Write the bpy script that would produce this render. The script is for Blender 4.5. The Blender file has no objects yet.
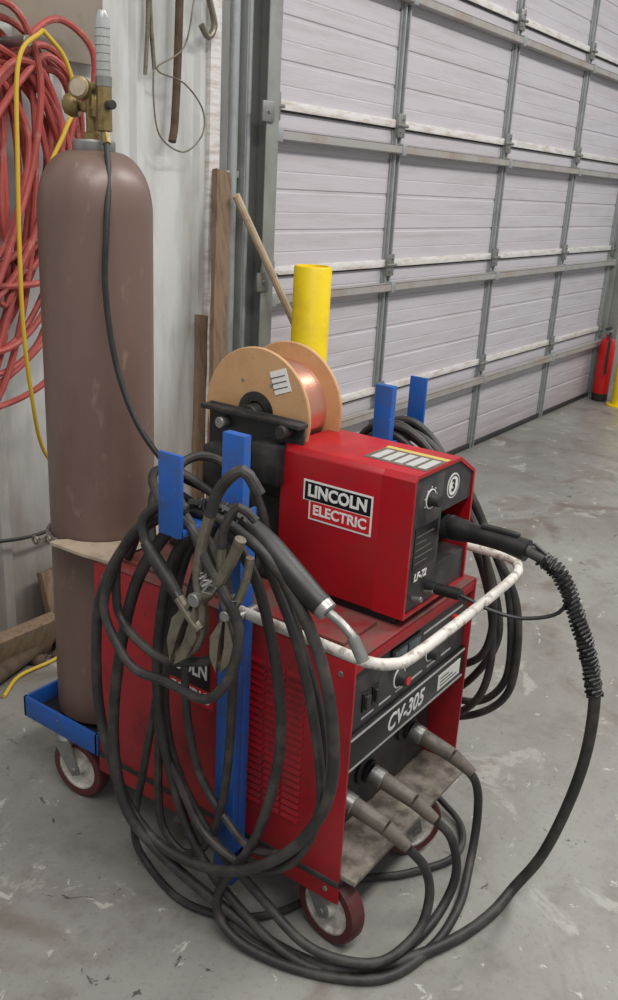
import bpy, bmesh, math, random
from mathutils import Vector, Matrix
random.seed(7)
S=bpy.context.scene
V=Vector
# ------------------------------------------------------------------ materials
def lin(c):
    return tuple(((x/255)/12.92 if x/255<=.04045 else ((x/255+.055)/1.055)**2.4) for x in c)+(1,)
MATS={}
def mat(name,rgb,rough=.5,metal=0,dirt=None,amt=.5,scale=6,bump=0,bscale=60,emit=0,trans=0,stretch=(1,1,1),lo=.45,hi=.7,fleck=None,zdirt=None):
    if name in MATS: return MATS[name]
    m=bpy.data.materials.new(name); m.use_nodes=True; nt=m.node_tree; N=nt.nodes; L=nt.links
    b=N['Principled BSDF']; b.inputs['Base Color'].default_value=lin(rgb)
    b.inputs['Roughness'].default_value=rough; b.inputs['Metallic'].default_value=metal
    tc=N.new('ShaderNodeTexCoord'); mp=N.new('ShaderNodeMapping'); mp.inputs['Scale'].default_value=stretch
    L.new(tc.outputs['Object'],mp.inputs['Vector'])
    def noise(sc,det=8,rg=.65):
        n=N.new('ShaderNodeTexNoise'); n.inputs['Scale'].default_value=sc; n.inputs['Detail'].default_value=det; n.inputs['Roughness'].default_value=rg
        L.new(mp.outputs[0],n.inputs['Vector']); return n.outputs['Fac']
    def rng(s,a,c,o0,o1):
        r=N.new('ShaderNodeMapRange'); r.inputs[1].default_value=a; r.inputs[2].default_value=c; r.inputs[3].default_value=o0; r.inputs[4].default_value=o1
        L.new(s,r.inputs[0]); return r.outputs[0]
    cur=None
    def mix(f,col):
        nonlocal cur
        x=N.new('ShaderNodeMix'); x.data_type='RGBA'
        if cur is None: x.inputs[6].default_value=lin(rgb)
        else: L.new(cur,x.inputs[6])
        x.inputs[7].default_value=lin(col); L.new(f,x.inputs[0]); cur=x.outputs[2]; L.new(cur,b.inputs['Base Color'])
    if dirt:
        f=rng(noise(scale),lo,hi,0,amt); mix(f,dirt)
        L.new(rng(f,0,1,rough,min(1,rough+.3)),b.inputs['Roughness'])
    if fleck:
        fc,fs,fl,fh,fa=fleck; mix(rng(noise(fs,6,.7),fl,fh,0,fa),fc)
    if zdirt:
        zc,z0,z1,za=zdirt
        sp=N.new('ShaderNodeSeparateXYZ'); L.new(tc.outputs['Object'],sp.inputs[0])
        a=N.new('ShaderNodeMath'); a.operation='MULTIPLY_ADD'; L.new(noise(4),a.inputs[0]); a.inputs[1].default_value=-.8; L.new(sp.outputs[2],a.inputs[2])
        mix(rng(a.outputs[0],z0-.4,z1-.4,za,0),zc)
    if bump:
        bp=N.new('ShaderNodeBump'); bp.inputs['Strength'].default_value=bump; bp.inputs['Distance'].default_value=.004
        L.new(noise(bscale,4),bp.inputs['Height']); L.new(bp.outputs[0],b.inputs['Normal'])
    if trans: b.inputs['Transmission Weight'].default_value=trans
    MATS[name]=m; return m
RED=mat('red_paint',(156,16,30),.42,dirt=(88,28,28),amt=.7,scale=7,bump=.05,fleck=((48,36,34),30,.61,.68,.85))
REDC=mat('red_cover_paint',(166,16,28),.38,dirt=(130,26,30),amt=.5,scale=12,fleck=((92,44,42),50,.64,.72,.6))
REDTOP=mat('red_top_dusty',(124,34,38),.6,dirt=(92,68,60),amt=.95,scale=14,lo=.38,hi=.6)
BLK=mat('black_paint',(28,28,30),.5,dirt=(72,68,64),amt=.55,scale=14)
PANEL=mat('dark_panel',(42,41,44),.45,dirt=(90,84,80),amt=.6,scale=20)
DARK=mat('recess_and_shadow_dark',(14,14,15),.8)  # near-black for the feeder recess and the painted shadow under door rails
BLUE=mat('blue_paint',(24,84,164),.42,dirt=(58,70,98),amt=.7,scale=18,fleck=((128,132,140),50,.64,.68,.75))
CABLE=mat('cable_rubber',(40,38,38),.55,dirt=(96,88,82),amt=.5,scale=16,bump=.1,bscale=90)
CABLE2=mat('black_rubber',(22,22,23),.45,dirt=(60,58,55),amt=.3,scale=20)
WHITEB=mat('white_bar_paint',(204,200,194),.45,dirt=(138,124,110),amt=.85,scale=46,lo=.5,hi=.62)
WHITE=mat('white_label',(222,222,219),.5)
LBLACK=mat('label_black',(18,16,18),.4)
LRED=mat('label_red',(196,30,36),.4)
YEL=mat('safety_yellow',(232,202,8),.45,dirt=(196,160,20),amt=.6,scale=10,fleck=((120,104,50),30,.66,.72,.5))
YELC=mat('yellow_cord',(196,164,50),.55)
BROWN=mat('brown_cylinder_paint',(108,87,79),.36,dirt=(80,63,56),amt=.75,scale=4,stretch=(1,1,.35),bump=.05,bscale=25,fleck=((146,128,112),22,.60,.72,.55))
BRASS=mat('brass',(150,132,90),.42,metal=.8,dirt=(90,78,56),amt=.7,scale=40)
STEEL=mat('steel',(150,150,148),.4,metal=.7,dirt=(96,90,82),amt=.6,scale=20)
GALV=mat('galvanized',(158,162,163),.45,metal=.3,dirt=(124,126,126),amt=.6,scale=12)
TRUSS=mat('truss_steel',(160,158,156),.5,metal=.1,dirt=(146,126,106),amt=.7,scale=5)
FRAMEM=mat('door_frame_steel',(142,145,141),.5,metal=.15,dirt=(104,102,96),amt=.6,scale=5)
DOORM=mat('door_panel_paint',(190,186,192),.5,dirt=(166,160,161),amt=.6,scale=3,stretch=(.6,1,8),bump=.25,bscale=14,zdirt=((128,116,106),0,.35,.5))
RAIL=mat('door_rail_white',(216,214,213),.4,dirt=(156,134,110),amt=.7,scale=8,stretch=(1,1,6))
WALLM=mat('wall_paint',(198,200,199),.5,dirt=(146,140,132),amt=.7,scale=2.5,stretch=(3,1,.6),zdirt=((112,96,82),.1,.9,.75))
FIBER=mat('fiberboard',(190,150,108),.65,dirt=(160,120,82),amt=.5,scale=14,fleck=((140,100,66),60,.6,.7,.4))
COPPER=mat('copper_wire',(220,164,142),.28,metal=.85)
WOOD=mat('old_wood',(122,100,80),.7,dirt=(78,62,50),amt=.8,scale=10,stretch=(6,6,.6))
WOODL=mat('handle_wood',(184,166,142),.6,dirt=(136,116,98),amt=.6,scale=20)
HOSER=mat('red_air_hose',(170,76,70),.55,dirt=(116,60,58),amt=.7,scale=8,fleck=((190,140,130),20,.56,.7,.6))
TYRE=mat('maroon_tyre',(84,30,32),.5,dirt=(72,60,54),amt=.7,scale=20)
HUB=mat('white_hub',(204,200,192),.5,dirt=(112,98,84),amt=.85,scale=30)
BEIGE=mat('beige_steel',(168,152,134),.55,dirt=(120,100,84),amt=.7,scale=14)
DUST=mat('dusty_shelf',(132,124,114),.7,dirt=(76,68,62),amt=.9,scale=20,lo=.4,hi=.6)
GREYP=mat('grey_plastic',(98,90,82),.5,dirt=(64,58,52),amt=.8,scale=30)
CLAMPM=mat('clamp_metal',(128,122,108),.45,metal=.6,dirt=(70,64,56),amt=.8,scale=30)
DEB=mat('dirt_debris',(88,72,58),.9,dirt=(56,46,38),amt=.8,scale=20,bump=.6,bscale=40)
FIRE=mat('extinguisher_red',(190,24,28),.35)
GLASS=mat('flow_tube_plastic',(190,194,194),.15,trans=.45)
CARD=mat('plywood',(140,130,118),.7,dirt=(100,88,78),amt=.7,scale=5)
LED=mat('display_glass',(70,80,84),.15)
GREYTXT=mat('print_grey',(170,170,168),.5)
def floor_mat():
    m=bpy.data.materials.new('concrete'); m.use_nodes=True; nt=m.node_tree; N=nt.nodes; L=nt.links; b=N['Principled BSDF']
    tc=N.new('ShaderNodeTexCoord')
    def noise(sc,det,rg=.6,dist=0):
        n=N.new('ShaderNodeTexNoise'); n.inputs['Scale'].default_value=sc; n.inputs['Detail'].default_value=det; n.inputs['Roughness'].default_value=rg; n.inputs['Distortion'].default_value=dist
        L.new(tc.outputs['Object'],n.inputs['Vector']); return n.outputs['Fac']
    def rng(s,a,c,lo=0,hi=1):
        r=N.new('ShaderNodeMapRange'); r.inputs[1].default_value=a; r.inputs[2].default_value=c; r.inputs[3].default_value=lo; r.inputs[4].default_value=hi; L.new(s,r.inputs[0]); return r.outputs[0]
    def mix(f,a,c):
        x=N.new('ShaderNodeMix'); x.data_type='RGBA'; L.new(f,x.inputs[0])
        if isinstance(a,tuple): x.inputs[6].default_value=a
        else: L.new(a,x.inputs[6])
        x.inputs[7].default_value=c; return x.outputs[2]
    c=mix(rng(noise(1.3,10,.65,.4),.35,.68),lin((144,143,139)),lin((118,115,110)))
    c=mix(rng(noise(5,8,.7),.52,.72,0,.6),c,lin((98,93,87)))
    c=mix(rng(noise(2.2,6,.6,1.2),.56,.68,0,.6),c,lin((96,84,72)))
    c=mix(rng(noise(3.4,9,.72,.8),.60,.635,0,.7),c,lin((162,161,155)))
    c=mix(rng(noise(14,5,.75,.6),.63,.66,0,.8),c,lin((184,183,176)))
    c=mix(rng(noise(11,4,.7,1.5),.66,.68,0,.8),c,lin((60,55,50)))
    c=mix(rng(noise(70,3,.6),.55,.8,0,.5),c,lin((94,92,88)))
    L.new(c,b.inputs['Base Color'])
    L.new(rng(noise(2,8),.3,.7,.24,.5),b.inputs['Roughness'])
    bp=N.new('ShaderNodeBump'); bp.inputs['Strength'].default_value=.25; bp.inputs['Distance'].default_value=.003; L.new(noise(40,6),bp.inputs['Height']); L.new(bp.outputs[0],b.inputs['Normal'])
    return m
CONC=floor_mat()
# ------------------------------------------------------------------ helpers
def empty(name,loc=(0,0,0)):
    e=bpy.data.objects.new(name,None); e.location=loc; e.empty_display_size=.1; S.collection.objects.link(e); return e
def smooth(me,ang=35):
    bm=bmesh.new(); bm.from_mesh(me)
    bmesh.ops.recalc_face_normals(bm,faces=bm.faces)
    for f in bm.faces: f.smooth=True
    for e in bm.edges:
        e.smooth = not (len(e.link_faces)==2 and e.calc_face_angle(0)>math.radians(ang))
    bm.to_mesh(me); bm.free()
def obj(name,me,m,parent=None,sm=True):
    if m: me.materials.append(m)
    if sm: smooth(me)
    o=bpy.data.objects.new(name,me); S.collection.objects.link(o)
    if parent:
        o.parent=parent; o.matrix_parent_inverse=Matrix.Translation(-parent.location)
    return o
def box(name,x0,x1,y0,y1,z0,z1,m,parent=None,bev=.002,rot=None,piv=None):
    bm=bmesh.new(); bmesh.ops.create_cube(bm,size=1)
    for v in bm.verts:
        v.co=V(((x0+x1)/2+v.co.x*(x1-x0),(y0+y1)/2+v.co.y*(y1-y0),(z0+z1)/2+v.co.z*(z1-z0)))
    if bev: bmesh.ops.bevel(bm,geom=bm.edges[:],offset=bev,segments=2,affect='EDGES',profile=.5)
    if rot is not None:
        p=V(piv) if piv else V(((x0+x1)/2,(y0+y1)/2,(z0+z1)/2))
        for v in bm.verts: v.co=rot@(v.co-p)+p
    me=bpy.data.meshes.new(name); bm.to_mesh(me); bm.free(); return obj(name,me,m,parent)
def prism(name,poly,axis,a0,a1,m,parent=None,bev=0):
    bm=bmesh.new(); 
    def mk(p,a):
        if axis=='x': return (a,p[0],p[1])
        if axis=='y': return (p[0],a,p[1])
        return (p[0],p[1],a)
    A=[bm.verts.new(mk(p,a0)) for p in poly]; B=[bm.verts.new(mk(p,a1)) for p in poly]
    bm.faces.new(A); bm.faces.new(B[::-1]); n=len(poly)
    for i in range(n): bm.faces.new((A[i],A[(i+1)%n],B[(i+1)%n],B[i]))
    bmesh.ops.recalc_face_normals(bm,faces=bm.faces)
    if bev: bmesh.ops.bevel(bm,geom=bm.edges[:],offset=bev,segments=2,affect='EDGES',profile=.5)
    me=bpy.data.meshes.new(name); bm.to_mesh(me); bm.free(); return obj(name,me,m,parent)
def lathe(name,prof,origin,m,parent=None,axis=(0,0,1),seg=40):
    bm=bmesh.new(); q=V((0,0,1)).rotation_difference(V(axis).normalized()); o=V(origin); rings=[]
    for r,z in prof:
        if r<1e-5: rings.append([bm.verts.new(q@V((0,0,z))+o)])
        else: rings.append([bm.verts.new(q@V((r*math.cos(t*2*math.pi/seg),r*math.sin(t*2*math.pi/seg),z))+o) for t in range(seg)])
    for a,b in zip(rings,rings[1:]):
        for i in range(seg):
            j=(i+1)%seg
            if len(a)==1 and len(b)==1: continue
            if len(a)==1: bm.faces.new((a[0],b[i],b[j]))
            elif len(b)==1: bm.faces.new((a[i],a[j],b[0]))
            else: bm.faces.new((a[i],a[j],b[j],b[i]))
    me=bpy.data.meshes.new(name); bm.to_mesh(me); bm.free(); return obj(name,me,m,parent)
def cyl(name,p0,p1,r,m,parent=None,r2=None,seg=24,bev=.0):
    p0=V(p0);p1=V(p1);L=(p1-p0).length; r2=r if r2 is None else r2; b=min(bev or min(r,r2)*.12,L*.2)
    return lathe(name,[(0,0),(r-b,0),(r,b),(r2,L-b),(r2-b,L),(0,L)],p0,m,parent,axis=(p1-p0),seg=seg)
def spline(pts,closed=False,step=.012):
    P=[V(p) for p in pts]; n=len(P); out=[]
    rngi=range(n) if closed else range(n-1)
    for i in rngi:
        if closed: a,b,c,d=P[(i-1)%n],P[i],P[(i+1)%n],P[(i+2)%n]
        else:
            b,c=P[i],P[i+1]; a=P[i-1] if i>0 else b*2-c; d=P[i+2] if i+2<n else c*2-b
        k=max(2,int((c-b).length/step))
        for j in range(k):
            t=j/k
            out.append(.5*((2*b)+(c-a)*t+(2*a-5*b+4*c-d)*t*t+(3*b-a-3*c+d)*t**3))
    if not closed: out.append(P[-1])
    return out
def frames(Q,closed=False):
    n=len(Q); T=[]
    for i in range(n):
        if closed: t=Q[(i+1)%n]-Q[i-1]
        else: t=Q[min(i+1,n-1)]-Q[max(i-1,0)]
        T.append(t.normalized() if t.length>1e-9 else V((0,0,1)))
    u=T[0].orthogonal().normalized(); U=[u]
    for i in range(1,n):
        u=U[-1]-T[i]*U[-1].dot(T[i]); u.normalize(); U.append(u)
    if closed:
        u=U[-1]-T[0]*U[-1].dot(T[0]); u.normalize()
        ang=math.atan2(T[0].dot(U[0].cross(u)),U[0].dot(u))
        for i in range(n): U[i]=Matrix.Rotation(-ang*i/n,3,T[i])@U[i]
    return T,U
def tube(name,pts,r,m,parent=None,closed=False,seg=10,raw=False,step=.012):
    Q=[V(p) for p in pts] if raw else spline(pts,closed,step)
    T,U=frames(Q,closed); bm=bmesh.new(); R=[]
    n=len(Q)
    for i,(q,t,u) in enumerate(zip(Q,T,U)):
        w=t.cross(u); rr=r(i/(n-1)) if callable(r) else r
        R.append([bm.verts.new(q+(u*math.cos(a*2*math.pi/seg)+w*math.sin(a*2*math.pi/seg))*rr) for a in range(seg)])
    for i in range(n if closed else n-1):
        a,b=R[i],R[(i+1)%n]
        for k in range(seg):
            l=(k+1)%seg; bm.faces.new((a[k],a[l],b[l],b[k]))
    if not closed: bm.faces.new(R[0][::-1]); bm.faces.new(R[-1])
    me=bpy.data.meshes.new(name); bm.to_mesh(me); bm.free(); return obj(name,me,m,parent)
def helix(name,pts,R,r,pitch,m,parent):
    Q=spline(pts,step=.0016); T,U=frames(Q); out=[]; s=0
    for i,q in enumerate(Q):
        if i: s+=(Q[i]-Q[i-1]).length
        a=2*math.pi*s/pitch; out.append(q+(U[i]*math.cos(a)+T[i].cross(U[i])*math.sin(a))*R)
    return tube(name,out,r,m,parent,seg=6,raw=True)
def text(name,body,size,origin,face,m,parent,bold=.0,italic=0,ext=.0004,width=None):
    cu=bpy.data.curves.new(name,'FONT'); cu.body=body; cu.size=size; cu.extrude=ext; cu.offset=bold; cu.shear=italic
    cu.align_x='CENTER'; cu.align_y='CENTER'
    t=bpy.data.objects.new('tmp',cu); S.collection.objects.link(t)
    me=bpy.data.meshes.new_from_object(t,depsgraph=bpy.context.evaluated_depsgraph_get())
    bpy.data.objects.remove(t); bpy.data.curves.remove(cu)
    ax={'-x':(V((0,-1,0)),V((0,0,1))),'-y':(V((1,0,0)),V((0,0,1)))}[face]
    nrm=ax[0].cross(ax[1])
    k=1
    if width:
        xs=[v.co.x for v in me.vertices]; k=width/(max(xs)-min(xs))
    for v in me.vertices: c=v.co.copy(); v.co=V(origin)+ax[0]*c.x*k+ax[1]*c.y+nrm*c.z
    return obj(name,me,m,parent,sm=False)
def torus(name,c,R,r,axis,m,parent,seg=32,rs=10):
    q=V((0,0,1)).rotation_difference(V(axis).normalized())
    return tube(name,[V(c)+q@V((R*math.cos(2*math.pi*i/seg),R*math.sin(2*math.pi*i/seg),0)) for i in range(seg)],r,m,parent,closed=True,seg=rs,raw=True)

# ------------------------------------------------------------------ room
box('floor',-4,14,-5,2.4,-.1,0,CONC,bev=0)
DX0,DX1=2.84,7.15; YW=2.26
def ribbed_wall(name,x0,x1,z1):
    bm=bmesh.new(); xs=[]; x=x0
    while x<x1:
        xs+=[(x,0),(min(x+.20,x1),0),(min(x+.215,x1),-.018),(min(x+.25,x1),-.018),(min(x+.265,x1),0)]; x+=.30
    xs.append((x1,0)); pr=[]
    for p in xs:
        if not pr or p[0]>pr[-1][0]+1e-5: pr.append(p)
    A=[bm.verts.new((p[0],2.30+p[1],0)) for p in pr]; B=[bm.verts.new((p[0],2.30+p[1],z1)) for p in pr]
    C=[bm.verts.new((p[0],2.40,0)) for p in pr]; D=[bm.verts.new((p[0],2.40,z1)) for p in pr]
    for i in range(len(pr)-1):
        bm.faces.new((A[i],A[i+1],B[i+1],B[i])); bm.faces.new((C[i],D[i],D[i+1],C[i+1])); bm.faces.new((B[i],B[i+1],D[i+1],D[i]))
    me=bpy.data.meshes.new(name); bm.to_mesh(me); bm.free()
    obj(name,me,WALLM,None,sm=False)
ribbed_wall('wall_back',-4,2.82,4.6)
ribbed_wall('wall_back_right',7.28,14,4.6)
box('wall_back_header',2.82,7.28,2.30,2.40,3.7,4.6,WALLM,bev=0)
door=empty('door_1',(3.0,2.26,0))
joints=[.53+.61*i for i in range(-1,6)]
bounds=[0.0]+[j for j in joints if j>.01]
def pan():
    bm=bmesh.new(); prof=[]
    for a,b in zip(bounds,bounds[1:]):
        n=max(1,round((b-a)/.152)); h=(b-a)/n
        for i in range(n):
            z=a+i*h
            d=.010 if i==0 else .004
            prof.extend([(z,d),(z+.010,d),(z+.014,0),(z+h*.5-.004,0),(z+h*.5,.0015),(z+h*.5+.004,0),(z+h-.004,0)])
    prof.append((bounds[-1],0))
    A=[bm.verts.new((DX0,YW+p[1],p[0])) for p in prof]; B=[bm.verts.new((DX1,YW+p[1],p[0])) for p in prof]
    for i in range(len(prof)-1): bm.faces.new((A[i],B[i],B[i+1],A[i+1]))
    me=bpy.data.meshes.new('panels'); bm.to_mesh(me); bm.free(); obj('panels',me,DOORM,door,sm=False)
pan()
box('door_backing',DX0,DX1,YW+.02,YW+.045,0,bounds[-1],DOORM,door,bev=0)
struts=[2.87,3.80,4.98,6.09,7.12]
for i,j in enumerate(bounds[1:-1]):
    box('section_rail_%d'%i,DX0,DX1,YW-.016,YW,j-.010,j+.024,RAIL,door,.002)
    box('rail_shadow_%d'%i,DX0,DX1,YW-.010,YW,j-.017,j-.010,DARK,door,0)  # dark strip standing in for the shadow below the rail
    z=j-.10
    box('truss_web_%d'%i,DX0,DX1,YW-.055,YW-.051,z-.017,z+.017,TRUSS,door,0)
    box('truss_top_%d'%i,DX0,DX1,YW-.055,YW-.02,z+.015,z+.018,TRUSS,door,0)
    box('truss_bottom_%d'%i,DX0,DX1,YW-.055,YW-.02,z-.018,z-.015,TRUSS,door,0)
for k,x in enumerate(struts):
    w=.034
    box('stile_%d'%k,x-w,x+w,YW-.008,YW-.001,0,bounds[-1],GALV,door,.001)
    box('stile_rib_l%d'%k,x-w*.7,x-w*.4,YW-.024,YW-.005,0,bounds[-1],GALV,door,.003)
    box('stile_rib_r%d'%k,x+w*.4,x+w*.7,YW-.024,YW-.005,0,bounds[-1],GALV,door,.003)
    for i,j in enumerate(bounds[1:-1]):
        box('hinge_%d_%d'%(k,i),x-.03,x+.03,YW-.034,YW-.02,j-.05,j+.05,STEEL,door,.003)
        cyl('hinge_pin_%d_%d'%(k,i),(x-.045,YW-.036,j),(x+.045,YW-.036,j),.008,STEEL,door,seg=10)
        box('truss_clip_%d_%d'%(k,i),x-.018,x+.018,YW-.059,YW-.02,j-.125,j-.075,GALV,door,.002)
        for s in (-.02,.02): cyl('bolt_%d_%d'%(k,i),(x+s*.6,YW-.034,j+s*1.4),(x+s*.6,YW-.040,j+s*1.4),.005,STEEL,door,seg=8)
box('bottom_seal',DX0,DX1,YW-.015,YW+.02,0,.03,BLK,door,.004)
tr=empty('trim_1',(2.78,2.2,0))
box('jamb_plate',2.70,2.86,2.275,2.30,0,3.9,FRAMEM,tr,.003)
box('jamb_flange',2.832,2.838,2.19,2.28,0,3.9,FRAMEM,tr,.002)
box('jamb_angle',2.765,2.838,2.185,2.191,0,3.9,FRAMEM,tr,.002)
box('jamb_edge',2.70,2.707,2.23,2.28,0,3.9,FRAMEM,tr,.002)
cyl('track_tube',(2.735,2.25,0),(2.735,2.25,3.9),.012,GALV,tr)
for z in (.5,1.12,1.72,2.33,2.93):
    box('track_bracket',2.73,2.80,2.175,2.184,z-.035,z+.035,STEEL,tr,.003)
    cyl('bolt',(2.765,2.176,z),(2.765,2.168,z),.008,STEEL,tr,seg=8)
tr2=empty('trim_2',(7.2,2.2,0))
box('jamb_plate',7.15,7.3,2.2,2.30,0,3.9,FRAMEM,tr2,.003)
box('jamb_flange',7.17,7.18,2.12,2.2,0,3.9,FRAMEM,tr2,.002)
cp=empty('conduit_pipe',(2.66,2.26,0))
cyl('pipe',(2.66,2.255,0),(2.66,2.255,4.4),.018,GALV,cp)
for z in (.6,1.5,2.4,3.3): box('strap',2.625,2.695,2.25,2.285,z-.012,z+.012,GALV,cp,.001)
cp2=empty('trim_3',(2.58,2.28,0))
box('corner_trim',2.545,2.60,2.262,2.283,0,4.4,RAIL,cp2,.003)
box('plywood_board',1.1,2.06,2.258,2.276,1.78,2.5,CARD,None,.002)

# ------------------------------------------------------------------ bollards / extinguisher
def bollard(x,y,r,h,nm='bollard'):
    e=empty(nm,(x,y,0))
    lathe('pipe',[(0,0),(r*1.0,0),(r,h-.006),(r-.004,h),(r-.010,h),(r-.012,h-.02),(0,h-.022)],(x,y,0),YEL,e,seg=48)
    lathe('base_flange',[(0,0),(r*1.5,0),(r*1.5,.01),(r,.012),(0,.012)],(x,y,0),YEL,e,seg=48)
bollard(2.77,1.95,.070,1.20)
bollard(6.95,1.94,.070,.40)
ex,ey=7.02,2.13
fe=empty('fire_extinguisher',(ex,ey,0))
lathe('body',[(0,.05),(.055,.05),(.062,.065),(.062,.42),(.05,.47),(.02,.49),(.02,.52),(0,.52)],(ex,ey,0),FIRE,fe)
lathe('base_ring',[(0,0),(.055,0),(.06,.01),(.06,.06),(0,.06)],(ex,ey,0),BLK,fe)
box('valve',ex-.03,ex+.03,ey-.02,ey+.02,.515,.55,STEEL,fe); box('lever',ex-.09,ex+.03,ey-.01,ey+.01,.555,.57,BLK,fe)
tube('hose',[(ex-.03,ey-.02,.53),(ex-.08,ey-.04,.48),(ex-.085,ey-.04,.35),(ex-.08,ey-.04,.22)],.010,BLK,fe)

# ------------------------------------------------------------------ wall stuff
def plank(name,x0,x1,zt,y0=2.02,w=.07,t=.02):
    p0=V((x0,y0,0.0)); p1=V((x1,2.25,zt)); d=(p1-p0).normalized(); q=V((0,0,1)).rotation_difference(d)
    L=(p1-p0).length
    bm=bmesh.new(); bmesh.ops.create_cube(bm,size=1)
    for v in bm.verts: v.co=V((v.co.x*w,v.co.y*t,(v.co.z+.5)*L))
    bmesh.ops.subdivide_edges(bm,edges=[e for e in bm.edges if abs(e.verts[0].co.z-e.verts[1].co.z)>.1],cuts=10)
    for v in bm.verts: v.co=q@(v.co+V((random.uniform(-.003,.003),0,0)))+p0
    me=bpy.data.meshes.new(name); bm.to_mesh(me); bm.free(); o=obj(name,me,WOOD,None,sm=False)
    zmin=min(v.co.z for v in me.vertices); o.location.z=-zmin+.001
plank('wooden_plank',2.34,2.60,1.50,2.03,.075)
plank('wooden_plank',2.32,2.50,1.0,2.10,.05)
br=empty('broom',(3.3,2.0,0))
tube('handle',[(2.62,2.20,1.43),(2.97,2.09,.82),(3.32,1.98,.12)],.015,WOODL,br)
box('head',3.24,3.42,1.84,2.12,.07,.12,WOOD,br,.01)
box('bristles',3.25,3.41,1.85,2.11,0.0,.08,DEB,br,.004)
tg=empty('blacksmith_tongs',(2.27,2.26,1.9))
tube('leg_a',[(2.24,2.262,2.35),(2.25,2.262,2.0),(2.235,2.262,1.78)],.007,CLAMPM,tg)
tube('leg_b',[(2.27,2.262,2.35),(2.258,2.262,2.0),(2.275,2.262,1.80)],.007,CLAMPM,tg)
cyl('nail',(2.255,2.29,2.30),(2.255,2.235,2.30),.005,STEEL,tg,seg=8)
st=empty('pry_bar',(2.37,2.26,1.9))
tube('bar',[(2.40,2.262,2.35),(2.385,2.262,1.9),(2.37,2.262,1.66),(2.35,2.255,1.59)],.014,DEB,st)
hk=empty('chain_hook',(2.50,2.25,1.95))
for i in range(8):
    torus('link_%d'%i,(2.50,2.24,2.33-.038*i),.019,.005,(1,0,0) if i%2 else (0,1,0),CLAMPM,hk,16,6)
tube('hook',[(2.50,2.24,2.05),(2.52,2.24,2.01),(2.535,2.24,1.96),(2.505,2.24,1.925),(2.47,2.24,1.955)],.011,CLAMPM,hk)
wl=empty('wire_loop',(2.3,2.22,1.65))
tube('wire',[(2.24,2.23,1.82),(2.24,2.23,1.70),(2.27,2.23,1.60),(2.38,2.23,1.56),(2.47,2.23,1.62),(2.47,2.23,1.70),(2.38,2.23,1.77),(2.26,2.235,1.80),(2.38,2.23,1.88),(2.43,2.23,2.05)],.0028,CLAMPM,wl)
# air hose coil
ah=empty('air_hose_coil',(1.62,2.2,1.3))
def wloop(parent,i,xr,w,zt,zb,y,m,r):
    pts=[]; k=12; xc=xr-w; sk=random.uniform(-.05,.05)
    for j in range(k):
        a=2*math.pi*j/k
        x=xc+w*math.sin(a)+.09*(math.cos(a)+.3)+sk*math.sin(2*a)+random.uniform(-.018,.018)
        z=(zt+zb)/2+(zt-zb)/2*math.cos(a)+random.uniform(-.02,.02)
        pts.append((x,y+random.uniform(-.010,.010),z))
    tube('loop_%d'%i,pts,r,m,parent,closed=True,seg=8,step=.02)
for i in range(22):
    wloop(ah,i,1.60+.30*((i*7)%22)/22,random.uniform(.12,.34),1.88-random.uniform(0,.14),random.uniform(.72,1.25),2.22-.012*(i%8),HOSER,.0095)
cyl('wall_hook',(1.66,2.29,1.79),(1.66,2.10,1.79),.014,STEEL,ah)
box('hook_plate',1.60,1.72,2.240,2.258,1.72,1.86,STEEL,ah)
yc=empty('extension_cord',(1.6,2.12,1.3))
tube('cord_a',[(1.70,2.09,1.82),(1.62,2.09,1.74),(1.60,2.09,1.5),(1.59,2.09,1.1),(1.61,2.09,.85),(1.66,2.12,.70),(1.74,2.15,.60),(1.82,2.18,.50)],.0060,YELC,yc)
tube('cord_b',[(1.70,2.09,1.82),(1.77,2.09,1.76),(1.80,2.09,1.66),(1.76,2.09,1.58),(1.70,2.10,1.45),(1.68,2.10,1.2)],.0060,YELC,yc)
tube('cord_floor',[(1.40,2.02,.008),(1.50,2.08,.008),(1.62,2.08,.008),(1.74,2.09,.008),(1.85,2.06,.008)],.0060,YELC,yc)
tube('black_cord',[(1.2,2.2,.45),(1.5,2.24,.40),(1.75,2.24,.37),(2.1,2.24,.42)],.006,CABLE2,yc)
db=empty('scrap_pile',(1.6,2.2,0))
for i in range(70):
    x=random.uniform(1.25,2.6); y=random.uniform(2.08,2.24); s=random.uniform(.010,.055)
    bm=bmesh.new(); bmesh.ops.create_icosphere(bm,subdivisions=2,radius=1)
    for v in bm.verts: v.co=V((x,y,0))+V((v.co.x*s*random.uniform(.7,1.3),v.co.y*s*.8,max(0,v.co.z*s*random.uniform(.6,1.1)+s*.3)))
    me=bpy.data.meshes.new('clod'); bm.to_mesh(me); bm.free(); obj('clod_%d'%i,me,DEB,db,sm=False)
box('scrap_board_a',1.30,1.66,2.13,2.17,.0,.16,WOOD,db,.002,rot=Matrix.Rotation(.35,3,'X'),piv=(1.4,2.14,0))
box('scrap_board_b',1.72,2.3,2.17,2.20,.0,.24,WOOD,db,.002,rot=Matrix.Rotation(-.25,3,'X'),piv=(1.9,2.18,0))
cyl('scrap_pipe',(1.15,2.02,.03),(1.78,2.18,.05),.028,DEB,db)

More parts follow.
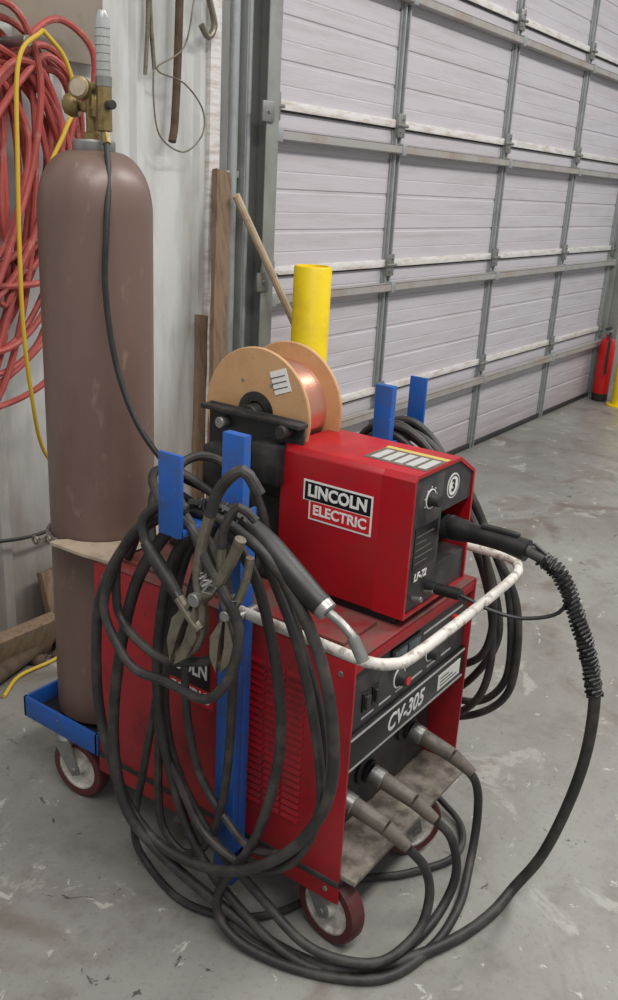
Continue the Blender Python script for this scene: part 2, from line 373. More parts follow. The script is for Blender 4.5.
# ------------------------------------------------------------------ welding cart
cart=empty('welding_cart',(1.49,1.1,0))
X0,X1=1.235,1.735
box('base_plate',X0-.002,X1+.002,.73,1.69,.165,.180,BLK,cart)
TY=1.692; TX=1.230
box('cyl_tray_floor',TX+.005,1.76,1.43,TY-.006,.165,.178,BLUE,cart)
box('cyl_tray_left',TX,TX+.008,1.42,TY,.165,.222,BLUE,cart,.001)
box('cyl_tray_right',1.757,1.765,1.42,TY,.165,.222,BLUE,cart,.001)
box('cyl_tray_rear',TX,1.765,TY-.008,TY,.165,.222,BLUE,cart,.001)
box('cyl_tray_front',TX,1.765,1.422,1.430,.165,.222,BLUE,cart,.001)
def post(side,x,lipx,w0=.955,w1=1.005):
    t=.010
    box('post_'+side,x-t,x+t,w0,w1,.085,1.06,BLUE,cart,.001)
    box('post_flange_'+side,x+t,x+t+.022,w0,w0+.006,.085,.92,BLUE,cart,.001)
    a,b=sorted((x,lipx))
    box('arm_'+side,a,b,w0,w1,.915,.927,BLUE,cart,.001)
    box('lip_'+side,lipx-.004,lipx+.004,w0,w1,.915,1.058,BLUE,cart,.001)
    box('foot_'+side,min(x,1.49),max(x,1.49),w0,w1,.145,.165,BLUE,cart,.001)
post('left',1.186,1.020); post('right',1.752,1.905,.99,1.035)
def caster(nm,x,y,ang,R=.078,sw=1):
    q=Matrix.Rotation(ang,3,'Z'); ax=q@V((1,0,0)); c=V((x,y,R+.001))
    w=.019
    lathe(nm+'_tyre',[(R*.72,-w),(R*.94,-w),(R,-w*.55),(R,w*.55),(R*.94,w),(R*.72,w)],c,TYRE,cart,axis=ax)
    lathe(nm+'_hub',[(0,-w-.006),(.018,-w-.006),(.022,-w*.5),(R*.6,-w*.5),(R*.68,-w*.9),(R*.76,-w*.9),(R*.76,w*.9),(R*.68,w*.9),(R*.6,w*.5),(.022,w*.5),(.018,w+.006),(0,w+.006)],c,HUB,cart,axis=ax)
    cyl(nm+'_axle',c-ax*.034,c+ax*.034,.008,STEEL,cart,seg=12)
    off=q@V((0,.035*sw,0))
    for s in (-1,1):
        a=c+ax*.029*s; b=c+off; b=V((b.x,b.y,.152))+ax*.029*s
        d=(b-a).normalized(); side=d.cross(ax).normalized()
        bm=bmesh.new(); vs=[]
        for p,wd in ((a-d*.014,.012),(a,.016),(b,.028)):
            for sd in (-1,1):
                for k in (-1,1): vs.append(bm.verts.new(p+side*wd*sd+ax*.0025*k))
        for i in (0,4):
            A=vs[i:i+4]; B=vs[i+4:i+8]
            bm.faces.new((A[0],A[2],B[2],B[0])); bm.faces.new((A[1],B[1],B[3],A[3])); bm.faces.new((A[0],B[0],B[1],A[1])); bm.faces.new((A[2],A[3],B[3],B[2]))
        bm.faces.new((vs[0],vs[1],vs[3],vs[2])); bm.faces.new((vs[8],vs[10],vs[11],vs[9]))
        me=bpy.data.meshes.new(nm); bm.to_mesh(me); bm.free(); obj(nm+'_fork',me,STEEL,cart)
    t=c+off; lathe(nm+'_swivel',[(0,.148),(.034,.148),(.036,.158),(.03,.166),(0,.166)],(t.x,t.y,0),STEEL,cart)
caster('caster_fl',1.272,.765,-.15,.080); caster('caster_fr',1.60,.765,1.0,.078); caster('caster_rl',1.262,1.515,.1,.080); caster('caster_rr',1.70,1.54,0)
tube('handle_bar',[(1.178,.955,.725),(1.178,.80,.722),(1.180,.68,.72),(1.205,.637,.72),(1.25,.625,.72),(1.45,.623,.722),(1.66,.625,.725),(1.735,.64,.725),(1.772,.68,.725),(1.775,.80,.725),(1.775,.99,.725)],.0105,WHITEB,cart,seg=14)
for x in (1.175,1.752): cyl('handle_bolt',(x-.02,.94,.725),(x+.03,.94,.725),.009,STEEL,cart)

# ------------------------------------------------------------------ welding machine
wm=empty('mig_welding_machine',(1.49,1.07,.18))
ZT=.672
FY=.742
box('core',X0+.008,X1-.008,FY+.09,1.415,.182,ZT-.004,BLK,wm)
box('side_left',X0,X0+.006,FY-.012,1.42,.125,ZT,RED,wm,.001)
box('side_right',X1-.006,X1,FY-.012,1.42,.125,ZT,RED,wm,.001)
box('top_cover',X0,X1,FY-.010,1.42,ZT-.004,ZT+.002,REDTOP,wm,.0015)
box('top_front_lip',X0+.006,X1-.006,FY-.010,FY-.004,.645,ZT,RED,wm,.001)
box('rear',X0+.006,X1-.006,1.41,1.42,.185,ZT,RED,wm,.001)
box('lid_ridge',1.27,1.39,.78,1.38,ZT,ZT+.010,REDTOP,wm,.003)
for c in range(3):
    for r in range(21):
        y0=.835+.048*c; z=.27+.0162*r
        prism('louver',[(X0+.001,z+.010),(X0-.0045,z+.0015),(X0-.0045,z),(X0+.001,z)],'y',y0,y0+.042,RED,wm)
for y,z in ((.76,.15),(.76,.64),(1.39,.64),(1.39,.2),(.99,.2),(.99,.64)):
    cyl('screw',(X0-.002,y,z),(X0+.002,y,z),.006,STEEL,wm,seg=12)
box('logo_back',X0-.0008,X0,1.075,1.235,.475,.545,LBLACK,wm,0)
text('logo_text','LINCOLN',.045,(X0-.0012,1.155,.515),'-x',WHITE,wm,.0012,width=.145)
box('logo_back2',X0-.0008,X0,1.065,1.225,.435,.475,LRED,wm,0)
text('logo_text2','ELECTRIC',.035,(X0-.0012,1.145,.455),'-x',WHITE,wm,.0008,width=.14)
def B(nm,x0,x1,d0,d1,z0,z1,m,bv=.001): box(nm,x0,x1,FY+d0,FY+d1,z0,z1,m,wm,bv)
B('control_panel',X0+.008,X1-.008,0,.09,.505,.645,PANEL,.002)
B('mid_band',X0+.008,X1-.008,-.007,.09,.425,.503,LBLACK,.002)
B('band_line_t',X0+.012,X1-.012,-.0085,-.006,.497,.501,GREYTXT,0)
B('band_line_b',X0+.012,X1-.012,-.0085,-.006,.430,.434,GREYTXT,0)
text('model_text','CV-305',.052,(1.46,FY-.0076,.463),'-y',WHITE,wm,.001,italic=.2,width=.15)
B('serial_sticker',1.60,1.705,-.0085,-.006,.445,.482,WHITE,0)
for i in range(3): B('serial_line_%d'%i,1.61,1.69-.02*i,-.0090,-.008,.452+.009*i,.455+.009*i,GREYP,0)
B('display_frame',1.385,1.50,-.006,.001,.590,.632,LBLACK,.002)
for x in (1.393,1.447): B('display',x,x+.046,-.0085,-.0045,.597,.625,LED)
def knob(nm,x,y,z,r,m,par,d=.02,ring=True):
    if ring: lathe(nm+'_ring',[(r*1.25,0),(r*1.45,0),(r*1.45,.0015),(r*1.25,.0015)],(x,y,z),WHITE,par,axis=(0,-1,0),seg=28)
    lathe(nm,[(0,0),(r*1.1,0),(r,.004),(r*.85,d),(r*.75,d+.001),(0,d+.001)],(x,y,z),m,par,axis=(0,-1,0),seg=20)
knob('knob_voltage',1.43,FY,.553,.016,BLK,wm); 
lathe('knob_cap',[(0,0),(.009,0),(.009,.003),(0,.003)],(1.43,FY-.02,.553),LRED,wm,axis=(0,-1,0))
knob('knob_arc',1.56,FY,.555,.014,BLK,wm)
for i,x in enumerate((1.30,1.335)): 
    B('rocker_frame_%d'%i,x-.012,x+.012,-.004,.002,.54,.58,LBLACK); B('rocker_%d'%i,x-.008,x+.008,-.010,-.001,.546,.574,BLK)
cyl('pilot_lamp',(1.66,FY+.001,.60),(1.66,FY-.009,.60),.008,LRED,wm,seg=16)
for i in range(6): B('print_%d'%i,1.29+.065*i,1.335+.065*i,-.0008,.0002,.522,.526,GREYTXT,0)
B('print_box',1.52,1.70,-.0010,.0002,.613,.617,GREYTXT,0)
BY=FY+.065
box('bay_back',X0+.008,X1-.008,BY,BY+.025,.20,.425,PANEL,wm,.001)
box('bay_floor',X0+.008,X1-.008,FY-.045,BY+.02,.182,.194,DUST,wm,.002)
box('bay_logo',1.262,1.325,BY-.0015,BY,.375,.412,LRED,wm,0); text('bay_logo_text','LINCOLN',.018,(1.293,BY-.0018,.401),'-y',WHITE,wm,width=.055); text('bay_logo_text2','ELECTRIC',.016,(1.293,BY-.0018,.385),'-y',WHITE,wm,width=.055)
box('breaker_panel',1.50,1.70,BY-.005,BY+.001,.36,.415,LBLACK,wm,.001)
for i in range(4): cyl('receptacle_%d'%i,(1.525+.048*i,BY,.388),(1.525+.048*i,BY-.015,.388),.015,BLK,wm,seg=20)
box('bay_print',1.35,1.46,BY-.0015,BY,.395,.405,GREYTXT,wm,0)
PL=((1.315,.310),(1.43,.305),(1.60,.325))
for i,(x,z) in enumerate(PL):
    lathe('output_stud_%d'%i,[(0,0),(.034,0),(.034,.008),(.026,.012),(.026,.022),(0,.022)],(x,BY,z),BLK,wm,axis=(0,-1,0))

# ------------------------------------------------------------------ wire feeder
wf=empty('wire_feeder',(1.53,.9,.68))
outl=[(1.400,.694),(1.400,.975),(1.410,.986),(1.585,.986),(1.658,.945),(1.664,.694)]
inn=[(1.407,.701),(1.407,.972),(1.413,.979),(1.582,.979),(1.651,.941),(1.657,.701)]
prism('cover',outl,'y',.80,1.04,REDC,wf,.003)
def ring(name,o,i,y0,y1,m,par):
    bm=bmesh.new(); n=len(o)
    L=[[bm.verts.new((p[0],y,p[1])) for p in pl] for pl,y in ((o,y0),(i,y0),(o,y1),(i,y1))]
    for k in range(n):
        l=(k+1)%n
        bm.faces.new((L[0][k],L[0][l],L[1][l],L[1][k])); bm.faces.new((L[2][k],L[3][k],L[3][l],L[2][l]))
        bm.faces.new((L[0][k],L[2][k],L[2][l],L[0][l])); bm.faces.new((L[1][k],L[1][l],L[3][l],L[3][k]))
    bmesh.ops.recalc_face_normals(bm,faces=bm.faces)
    me=bpy.data.meshes.new(name); bm.to_mesh(me); bm.free(); obj(name,me,m,par)
ring('cover_hood',outl,inn,.731,.802,REDC,wf)
box('face_left',1.406,1.528,.735,.80,.700,.980,PANEL,wf,.001)
prism('face_upper_right',[(1.528,.885),(1.528,.979),(1.580,.979),(1.651,.941),(1.652,.885)],'y',.735,.80,PANEL,wf)
box('face_lower_right',1.528,1.656,.735,.80,.700,.77,PANEL,wf,.001)
box('recess_back',1.528,1.656,.79,.802,.77,.886,DARK,wf,0)
knob('wire_speed_knob',1.475,.735,.925,.014,BLK,wf)
lathe('dial_sticker',[(0,0),(.026,0),(.026,.001),(0,.001)],(1.567,.735,.930),WHITE,wf,axis=(0,-1,0))
text('dial_text','3',.034,(1.567,.7335,.930),'-y',LBLACK,wf,.001)
lathe('dial_ring',[(.020,0),(.023,0),(.023,.0014),(.020,.0014)],(1.567,.735,.930),LBLACK,wf,axis=(0,-1,0))
box('face_window',1.425,1.515,.7335,.7352,.79,.875,LBLACK,wf,0)
for i in range(5): box('face_print_%d'%i,1.43,1.43+(.05,.07,.06,.04,.07)[i],.7330,.7342,.80+.014*i,.8022+.014*i,GREYP,wf,0)
for i in range(7):
    a=math.radians(-30+40*i); box('dial_tick_%d'%i,1.475+.024*math.cos(a)-.0012,1.475+.024*math.cos(a)+.0012,.7338,.7352,.925+.024*math.sin(a)-.0012,.925+.024*math.sin(a)+.0012,WHITE,wf,0)
text('feeder_text','LF-72',.022,(1.46,.7338,.77),'-y',WHITE,wf,.0006,italic=.2)
for x in (1.44,1.49): cyl('toggle',(x,.735,.725),(x,.715,.73),.006,STEEL,wf,seg=12); 
cyl('trigger_socket',(1.50,.736,.733),(1.50,.715,.733),.014,BLK,wf)
FX=1.3995
prism('logo_white_edge',[(.980,.884),(.980,.927),(.817,.927),(.817,.845),(.965,.845),(.965,.884)],'x',FX-.0004,FX+.001,WHITE,wf)
prism('logo_black',[(.976,.886),(.976,.923),(.821,.923),(.821,.886)],'x',FX-.0009,FX+.001,LBLACK,wf)
prism('logo_red',[(.961,.849),(.961,.884),(.821,.884),(.821,.849)],'x',FX-.0009,FX+.001,LRED,wf)
text('logo_text','LINCOLN',.034,(FX-.0014,.8985,.9045),'-x',WHITE,wf,.0012,width=.138)
text('logo_text2','ELECTRIC',.029,(FX-.0014,.891,.8665),'-x',WHITE,wf,.0008,width=.125)
box('top_label',1.445,1.545,.735,.875,.9858,.9868,GREYP,wf,0)
box('top_label_yellow',1.530,1.545,.735,.875,.9866,.9874,mat('label_yellow',(186,166,90),.5),wf,0)
for i in range(5): box('top_label_cell_%d'%i,1.455,1.520,.742+.026*i,.760+.026*i,.9866,.9874,GREYTXT,wf,0)
box('chassis_tray',1.41,1.66,.755,1.36,.676,.694,BLK,wf,.002)
box('drive_housing',1.42,1.64,1.04,1.10,.694,.90,BLK,wf,.004)
box('spool_plate',1.418,1.426,1.00,1.250,.86,1.035,BLK,wf,.003)
box('spool_plate_foot',1.43,1.60,1.10,1.20,.69,.87,BLK,wf,.004)
box('spool_plate_lip',1.395,1.426,.995,1.255,1.022,1.032,BLK,wf,.002)
box('reel_brake_box',1.375,1.418,1.03,1.10,.90,.985,BLK,wf,.006)
box('motor_cover',1.36,1.42,1.12,1.22,.86,.96,BLK,wf,.012)
cyl('plate_knob',(1.418,1.035,1.012),(1.385,1.035,1.012),.014,BLK,wf)
cyl('plate_knob_b',(1.418,1.20,1.0),(1.392,1.20,1.0),.012,STEEL,wf)
box('spool_mast',1.60,1.625,1.12,1.17,.69,1.04,BLK,wf,.003)
cyl('spool_axle',(1.42,1.145,1.022),(1.62,1.145,1.022),.022,BLK,wf)
fh=wf
tube('hose_a',[(1.20,1.10,.84),(1.24,1.18,.92),(1.30,1.18,.95),(1.35,1.14,.93),(1.355,1.06,.86),(1.34,1.04,.74),(1.35,1.12,.69)],.0095,CABLE,fh)
tube('hose_b',[(1.18,1.12,.84),(1.22,1.22,.90),(1.30,1.28,.90),(1.35,1.24,.88),(1.36,1.08,.80),(1.34,1.10,.69)],.0095,CABLE,fh)
tube('hose_c',[(1.20,1.20,.74),(1.26,1.26,.86),(1.34,1.26,.84),(1.40,1.16,.76),(1.46,1.12,.75)],.0085,CABLE2,fh)
tube('hose_d',[(1.27,1.35,.69),(1.28,1.30,.78),(1.34,1.20,.82),(1.37,1.08,.78),(1.36,1.08,.70)],.011,CABLE2,fh)
tube('hose_e',[(1.22,1.02,.88),(1.28,1.05,.93),(1.34,1.06,.90),(1.35,1.03,.80),(1.32,1.05,.70)],.0085,CABLE,fh)
# ------------------------------------------------------------------ spool
SZ=1.022
sp=empty('welding_wire_spool',(1.5,1.145,SZ))
def flange(nm,x):
    R=.138
    lathe(nm,[(.026,-.004),(R-.002,-.004),(R,-.002),(R,.002),(R-.002,.004),(.026,.004),(.026,-.004)],(x,1.145,SZ),FIBER,sp,axis=(1,0,0),seg=64)
flange('flange_a',1.450); flange('flange_b',1.564)
lathe('wire_pack',[(.03,-.054)]+[(.100+.0012*(k%2),-.054+k*.0027) for k in range(41)]+[(.03,.054)],(1.507,1.145,SZ),COPPER,sp,axis=(1,0,0),seg=64)
lathe('hub_disc',[(.026,0),(.046,0),(.046,.003),(.026,.003)],(1.446,1.145,SZ),BLK,sp,axis=(-1,0,0))
prism('spool_label',[(1.095,SZ+.047),(1.055,SZ+.062),(1.072,SZ+.107),(1.112,SZ+.092)],'x',1.4448,1.446,WHITE,sp)
for i in range(3): prism('label_line',[(1.100+.004*i,SZ+.056+.011*i),(1.064+.004*i,SZ+.069+.011*i),(1.065+.004*i,SZ+.071+.011*i),(1.101+.004*i,SZ+.058+.011*i)],'x',1.4442,1.445,GREYP,sp)
for i in range(6):
    a=i*math.pi/3; cyl('staple_%d'%i,(1.4464,1.145+.075*math.cos(a),SZ+.075*math.sin(a)),(1.4450,1.145+.075*math.cos(a),SZ+.075*math.sin(a)),.004,STEEL,sp,seg=8)

# ------------------------------------------------------------------ gas cylinder
CX,CY=1.39,1.56
gc=empty('gas_cylinder',(CX,CY,.18))
R=.1225
pr=[(0,0),(R-.012,0),(R,.014),(R,1.215)]
for i in range(1,15):
    a=math.pi/2*i/14; pr.append((.040+(R-.040)*max(0,math.cos(a))**.95,1.215+.128*math.sin(a)**.95))
pr+=[(.036,1.352),(.030,1.356),(0,1.356)]
lathe('body',pr,(CX,CY,.18),BROWN,gc,seg=72)
lathe('neck_ring',[(.036,0),(.043,0),(.045,.004),(.045,.020),(.042,.024),(.036,.024)],(CX,CY,1.520),STEEL,gc,seg=32)
lathe('valve_stem',[(0,0),(.022,0),(.022,.025),(.015,.03),(.015,.09),(.012,.095),(.012,.11),(0,.11)],(CX,CY,1.53),BRASS,gc,seg=20)
lathe('hand_wheel',[(0,0),(.020,0),(.024,.004),(.024,.012),(.020,.016),(0,.016)],(CX,CY,1.638),BRASS,gc,seg=12)
rg=empty('gas_regulator',(1.36,1.52,1.62))
cyl('inlet_nut',(CX,CY,1.595),(1.37,1.52,1.595),.014,BRASS,rg,seg=6)
cyl('inlet_back',(1.39,1.56,1.605),(1.385,1.61,1.61),.010,BRASS,rg)
lathe('bonnet',[(0,0),(.022,0),(.025,.005),(.025,.016),(.018,.03),(.010,.034),(0,.034)],(1.388,1.60,1.612),BRASS,rg,axis=(-.6,.8,.0))
cyl('body_block',(1.376,1.511,1.56),(1.376,1.511,1.648),.016,BRASS,rg,seg=8)
lathe('gauge',[(0,0),(.022,0),(.022,.018),(.019,.02),(0,.02)],(1.355,1.552,1.638),BRASS,rg,axis=(-.75,-.35,.1))
lathe('gauge_face',[(0,0),(.017,0),(.017,.001),(0,.001)],(1.3366,1.5434,1.6403),BEIGE,rg,axis=(-.75,-.35,.1))
lathe('flow_tube',[(0,0),(.0135,0),(.0145,.004),(.0145,.112),(.009,.127),(0,.130)],(1.376,1.511,1.655),GLASS,rg,seg=20)
cyl('flow_tube_core',(1.376,1.511,1.655),(1.376,1.511,1.765),.005,WHITE,rg,seg=8)
for i in range(6): torus('flow_mark_%d'%i,(1.376,1.511,1.675+.015*i),.0146,.0005,(0,0,1),BLK,rg,20,4)
cyl('flow_tube_collar',(1.376,1.511,1.643),(1.376,1.511,1.665),.017,STEEL,rg,seg=8)
cyl('outlet',(1.376,1.511,1.565),(1.364,1.492,1.535),.009,BRASS,rg,seg=6)
cyl('knob',(1.376,1.50,1.61),(1.366,1.475,1.61),.009,BLK,rg)
tube('hose',[(1.366,1.495,1.54),(1.345,1.468,1.47),(1.318,1.447,1.38),(1.300,1.435,1.25),(1.295,1.40,1.10),(1.300,1.34,.98),(1.33,1.27,.89),(1.38,1.235,.85),(1.40,1.21,.83)],.0066,CABLE2,rg)
cs=empty('cylinder_bracket',(1.4,1.45,.66))
prism('plate',[(1.24,1.37),(1.735,1.37),(1.735,1.44),(1.60,1.47),(1.515,1.50)]+[(CX+.128*math.cos(a),CY+.128*math.sin(a)) for a in [math.radians(d) for d in range(-20,-171,-15)]]+[(1.245,1.555),(1.225,1.555),(1.228,1.45)],'z',.675,.682,BEIGE,cs)
tube('chain_strap',[(CX+.1295*math.cos(math.radians(d)),CY+.1295*math.sin(math.radians(d)),.668) for d in range(-15,215,12)],.005,STEEL,cs)
for i in range(4): torus('link_%d'%i,(1.262-.010*i,1.585+.010*i,.668),.009,.003,(1,0,0) if i%2 else (0,0,1),CLAMPM,cs,14,6)

# ------------------------------------------------------------------ cables
def hang(parent,nm,x,yc,w,zt,zb,r,m,lean=0,xs=0,tilt=0,k=16):
    pts=[]
    for j in range(k):
        a=2*math.pi*j/k
        y=yc+w*math.sin(a)*(1-.28*math.cos(a))+tilt*(1-math.cos(a))/2
        z=(zt+zb)/2+(zt-zb)/2*math.cos(a)
        jit=0 if j in(0,) else .008
        pts.append((x+xs*math.sin(a)+lean*(1-math.cos(a))/2+random.uniform(-jit,jit),y+random.uniform(-jit,jit),z+random.uniform(-jit,jit)*(j!=0)))
    tube(nm,pts,r,m,parent,closed=True,seg=10)
lc=empty('welding_cable_coil',(1.1,.98,.5))
GP=[(1.09,.99,.938),(1.09,1.13,.86),(1.09,1.23,.71),(1.10,1.265,.54),(1.10,1.25,.38),(1.10,1.18,.23),(1.10,1.07,.17),(1.11,.92,.19),(1.12,.80,.28),(1.12,.72,.40),(1.12,.69,.52),(1.12,.71,.67),(1.11,.76,.80),(1.10,.85,.90)]
tube('turn_outer',GP,.0108,CABLE,lc,closed=True,seg=12)
hang(lc,'turn_small_a',1.045,1.0,.155,.936,.60,.0090,CABLE,tilt=.02)
hang(lc,'turn_small_b',1.065,1.0,.135,.940,.64,.0090,CABLE,tilt=.05)
hang(lc,'turn_c',1.135,.96,.19,.938,.20,.0090,CABLE,tilt=-.06)
hang(lc,'turn_d',1.150,1.0,.09,.938,.14,.0090,CABLE,tilt=.07)
hang(lc,'turn_e',1.148,.94,.16,.940,.24,.0085,CABLE,tilt=-.07)
tube('lead_a',[(1.14,.98,.94),(1.15,1.07,.80),(1.15,1.12,.55),(1.15,1.10,.36),(1.15,1.0,.22),(1.16,.86,.12),(1.17,.74,.06),(1.24,.635,.035),(1.34,.60,.05),(1.385,.60,.11),(1.37,.61,.19),(1.335,.635,.250)],.0100,CABLE,lc,seg=12)
tube('lead_b',[(1.12,.98,.93),(1.10,1.06,.80),(1.12,1.11,.50),(1.14,1.04,.20),(1.15,.88,.06),(1.17,.74,.014),(1.25,.645,.012),(1.36,.61,.012),(1.46,.60,.03),(1.50,.595,.10),(1.485,.61,.19),(1.450,.635,.245)],.0100,CABLE,lc,seg=12)
tube('lead_c',[(1.13,.98,.93),(1.14,.88,.80),(1.14,.82,.55),(1.14,.86,.30),(1.13,.95,.10),(1.12,.90,.03),(1.15,.76,.012),(1.23,.62,.012),(1.36,.575,.012),(1.50,.58,.012),(1.61,.61,.03),(1.66,.625,.10),(1.66,.63,.18),(1.64,.635,.235),(1.62,.64,.262)],.0100,CABLE,lc,seg=12)
tube('lead_floor',[(1.13,.99,.93),(1.15,1.09,.80),(1.15,1.13,.55),(1.15,1.18,.30),(1.165,1.23,.09),(1.17,1.19,.012),(1.14,1.06,.012),(1.17,.95,.012),(1.24,.88,.012),(1.34,.84,.012),(1.44,.79,.012),(1.52,.72,.012),(1.64,.66,.012),(1.75,.70,.012),(1.80,.82,.05),(1.83,.90,.2)],.0085,CABLE,lc,seg=10)
def plug(i,x,z):
    p0=V((x,BY-.02,z)); p1=V((x+.012,.685,z-.03)); p2=V((x+.02,.635,z-.060))
    cyl('plug_collar_%d'%i,p0,p0+(p1-p0)*.3,.021,STEEL,lc)
    cyl('plug_body_%d'%i,p0+(p1-p0)*.25,p1,.019,GREYP,lc,r2=.017)
    cyl('plug_tail_%d'%i,p1,p2,.017,GREYP,lc,r2=.012)
for i,(x,z) in enumerate(PL): plug(i,x,z)
rc=empty('welding_cable_coil',(1.83,1.0,.5))
for i,(x,w,zt,zb,t,l) in enumerate([(1.79,.20,.938,.30,-.05,0),(1.81,.25,.94,.22,-.08,.02),(1.84,.23,.94,.27,-.08,.03),(1.87,.27,.942,.18,-.10,.03),(1.82,.17,.957,.40,-.04,.0),(1.86,.21,.96,.24,-.16,.05),(1.80,.24,.955,.35,-.08,.02)]):
    hang(rc,'turn_%d'%i,x,1.01,w,zt,zb,.0095,CABLE,tilt=t,lean=l)

# ------------------------------------------------------------------ welding gun with lead
wg=empty('welding_gun',(1.1,.8,.88))
tube('lead_in',[(1.09,1.0,.945),(1.10,.95,.952),(1.115,.90,.935),(1.12,.865,.912)],.0115,CABLE2,wg)
tube('grip',[(1.115,.895,.932),(1.12,.865,.913),(1.12,.81,.873),(1.12,.76,.842),(1.12,.735,.828)],lambda t:.0165+.006*math.sin(min(1,t*1.1)*math.pi)+.004*t,CABLE2,wg,seg=18)
box('trigger',1.112,1.128,.775,.815,.832,.850,BLK,wg,.004,rot=Matrix.Rotation(.65,3,'X'))
cyl('collar',(1.12,.738,.830),(1.12,.722,.820),.019,STEEL,wg)
tube('neck',[(1.12,.725,.822),(1.12,.70,.812),(1.12,.675,.796),(1.12,.66,.778)],.008,STEEL,wg,seg=14)
cyl('nozzle',(1.12,.672,.793),(1.12,.648,.757),.0105,STEEL,wg)
helix('tail_spring',[(1.09,.985,.948),(1.10,.95,.952),(1.115,.90,.935)],.0135,.0025,.006,CABLE2,wg)
cyl('feeder_bushing',(1.575,.79,.835),(1.572,.725,.84),.026,BLK,wg)
tube('feeder_plug',[(1.572,.735,.84),(1.566,.70,.842),(1.56,.66,.845),(1.558,.61,.846),(1.556,.56,.842)],lambda t:.022-.003*math.sin(t*math.pi)+(.003 if t<.2 else 0),CABLE2,wg,seg=18)
box('plug_latch',1.55,1.566,.58,.66,.862,.872,BLK,wg,.004)
FP=[(1.556,.565,.843),(1.556,.53,.835),(1.556,.49,.812),(1.556,.443,.732),(1.558,.41,.655),(1.56,.390,.588)]
GL=FP+[(1.58,.392,.45),(1.60,.415,.30),(1.62,.455,.14),(1.61,.50,.035),(1.53,.515,.014),(1.43,.540,.014),(1.33,.585,.014),(1.25,.640,.014),(1.19,.71,.016),(1.165,.81,.02),(1.14,.93,.06),(1.10,1.08,.15),(1.08,1.17,.25),(1.085,1.20,.45),(1.08,1.13,.75),(1.075,1.0,.945)]
tube('gun_lead',GL,.0115,CABLE,wg,seg=14)
helix('spring_relief',FP[1:],.0155,.0030,.0085,CABLE2,wg)
tube('trigger_wire',[(1.50,.715,.733),(1.50,.66,.735),(1.51,.60,.72),(1.53,.54,.715),(1.55,.48,.74),(1.555,.47,.79),(1.556,.50,.83),(1.556,.55,.86)],.004,CABLE2,wg)
cyl('trigger_plug',(1.50,.722,.733),(1.50,.66,.737),.012,CABLE2,wg)

# ------------------------------------------------------------------ clamps on the hook
def jaw_clamp(name,o,s,rx,rz):
    e=empty(name,o)
    M=Matrix.Rotation(rz,3,'Z')@Matrix.Rotation(rx,3,'X')
    def P(x,y,z): return V(o)+M@(V((x,y,z))*s)
    tube('jaw_a',[P(0,.0,.0),P(0,.012,-.03),P(0,.022,-.07),P(0,.010,-.10),P(0,.0,-.115)],.007*s,CLAMPM,e)
    tube('jaw_b',[P(0,.0,.0),P(0,-.014,-.03),P(0,-.020,-.07),P(0,-.008,-.10),P(0,.0,-.115)],.007*s,CLAMPM,e)
    tube('handle_a',[P(0,.0,.0),P(0,-.016,.03),P(0,-.026,.08),P(0,-.028,.12)],.008*s,CLAMPM,e)
    tube('handle_b',[P(0,.0,.0),P(0,.016,.03),P(0,.026,.08),P(0,.028,.12)],.008*s,CLAMPM,e)
    cyl('pivot',P(-.016,0,0),P(.016,0,0),.010*s,STEEL,e)
    helix('spring',[P(-.012,-.018,.03),P(0.0,0,.032),P(.012,.018,.03)],.009*s,.002*s,.005*s,STEEL,e)
    for k in (-1,1):
        bm=bmesh.new(); vs=[]
        for x in (-.014,.014):
            vs+= [bm.verts.new(P(x,.002*k,0)),bm.verts.new(P(x,.024*k,-.05)),bm.verts.new(P(x,.020*k,-.09)),bm.verts.new(P(x,.004*k,-.118)),bm.verts.new(P(x,.006*k,-.06))]
        bm.faces.new(vs[:5]); bm.faces.new(vs[5:][::-1])
        for i in range(5):
            j=(i+1)%5; bm.faces.new((vs[i],vs[j],vs[5+j],vs[5+i]))
        me=bpy.data.meshes.new('jaw_plate'); bm.to_mesh(me); bm.free(); obj('jaw_plate_%d'%(k+1),me,CLAMPM,e)
    tube('pigtail',[P(0,.028,.12),P(.005,.03,.16),P(.01,.01,.20),P(.02,-.02,.18)],.008*s,CABLE,e)
jaw_clamp('ground_clamp',(1.04,.93,.81),1.25,.35,0)
jaw_clamp('ground_clamp',(1.055,.88,.79),.95,.1,.2)
eh=empty('electrode_holder',(1.04,1.0,.8))
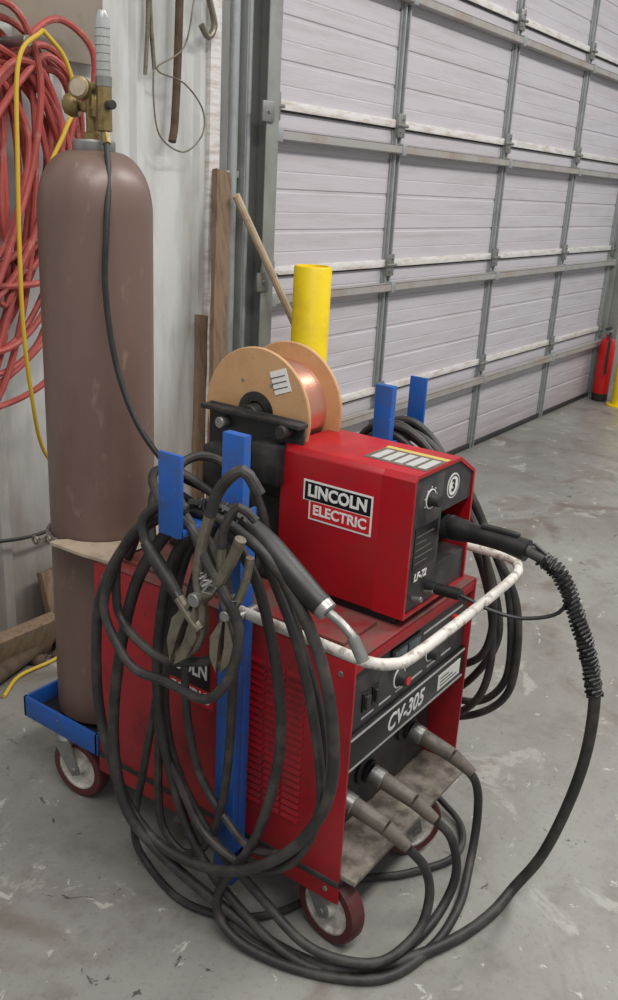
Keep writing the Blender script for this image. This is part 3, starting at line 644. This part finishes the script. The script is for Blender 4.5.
tube('grip',[(1.03,1.05,.88),(1.03,1.01,.84),(1.03,.97,.80)],lambda t:.010+.003*math.sin(t*3.14),BLK,eh,seg=14)
tube('head',[(1.03,.97,.80),(1.03,.945,.775),(1.03,.92,.755)],.010,CLAMPM,eh)
box('lever',1.022,1.036,.95,1.01,.81,.820,CLAMPM,eh,.002,rot=Matrix.Rotation(.8,3,'X'))
tube('cable',[(1.03,1.05,.88),(1.035,1.06,.92),(1.05,1.02,.955),(1.06,.98,.95)],.009,CABLE,eh)

# ------------------------------------------------------------------ light
w=bpy.data.worlds.new('world'); S.world=w; w.use_nodes=True
w.node_tree.nodes['Background'].inputs[0].default_value=(.97,.98,1,1); w.node_tree.nodes['Background'].inputs[1].default_value=.46
def lamp(x,y,z,sx,sy,p,nm='ceiling_light'):
    l=bpy.data.lights.new(nm,'AREA'); l.shape='RECTANGLE'; l.size=sx; l.size_y=sy; l.energy=p; l.color=(1,.97,.92)
    o=bpy.data.objects.new(nm,l); o.location=(x,y,z); S.collection.objects.link(o)
lamp(.2,-.6,4.0,2.4,.5,105); lamp(3.6,-.6,4.0,2.4,.5,125); lamp(6.8,0,4.0,2.4,.5,70); lamp(-.5,1.0,4.0,2.4,.5,30)
try: S.view_settings.view_transform='Standard'
except Exception: pass
# ------------------------------------------------------------------ camera
f=900.; th=math.radians(19.3); a=math.radians(34.6); r=math.radians(3.2)
h=V((math.cos(a),math.sin(a),0)); R0=V((math.sin(a),-math.cos(a),0)); F=h*math.cos(th)+V((0,0,-math.sin(th))); U0=h*math.sin(th)+V((0,0,math.cos(th)))
Rc=R0*math.cos(r)+U0*math.sin(r); Uc=U0*math.cos(r)-R0*math.sin(r)
cd=bpy.data.cameras.new('camera'); cam=bpy.data.objects.new('camera',cd); S.collection.objects.link(cam)
cd.sensor_fit='VERTICAL'; cd.sensor_height=36; cd.lens=f/1000*36
M=Matrix.Identity(4); C=(0,0,1.48)
for i in range(3):
    M[i][0]=Rc[i]; M[i][1]=Uc[i]; M[i][2]=-F[i]; M[i][3]=C[i]
cam.matrix_world=M
S.camera=cam
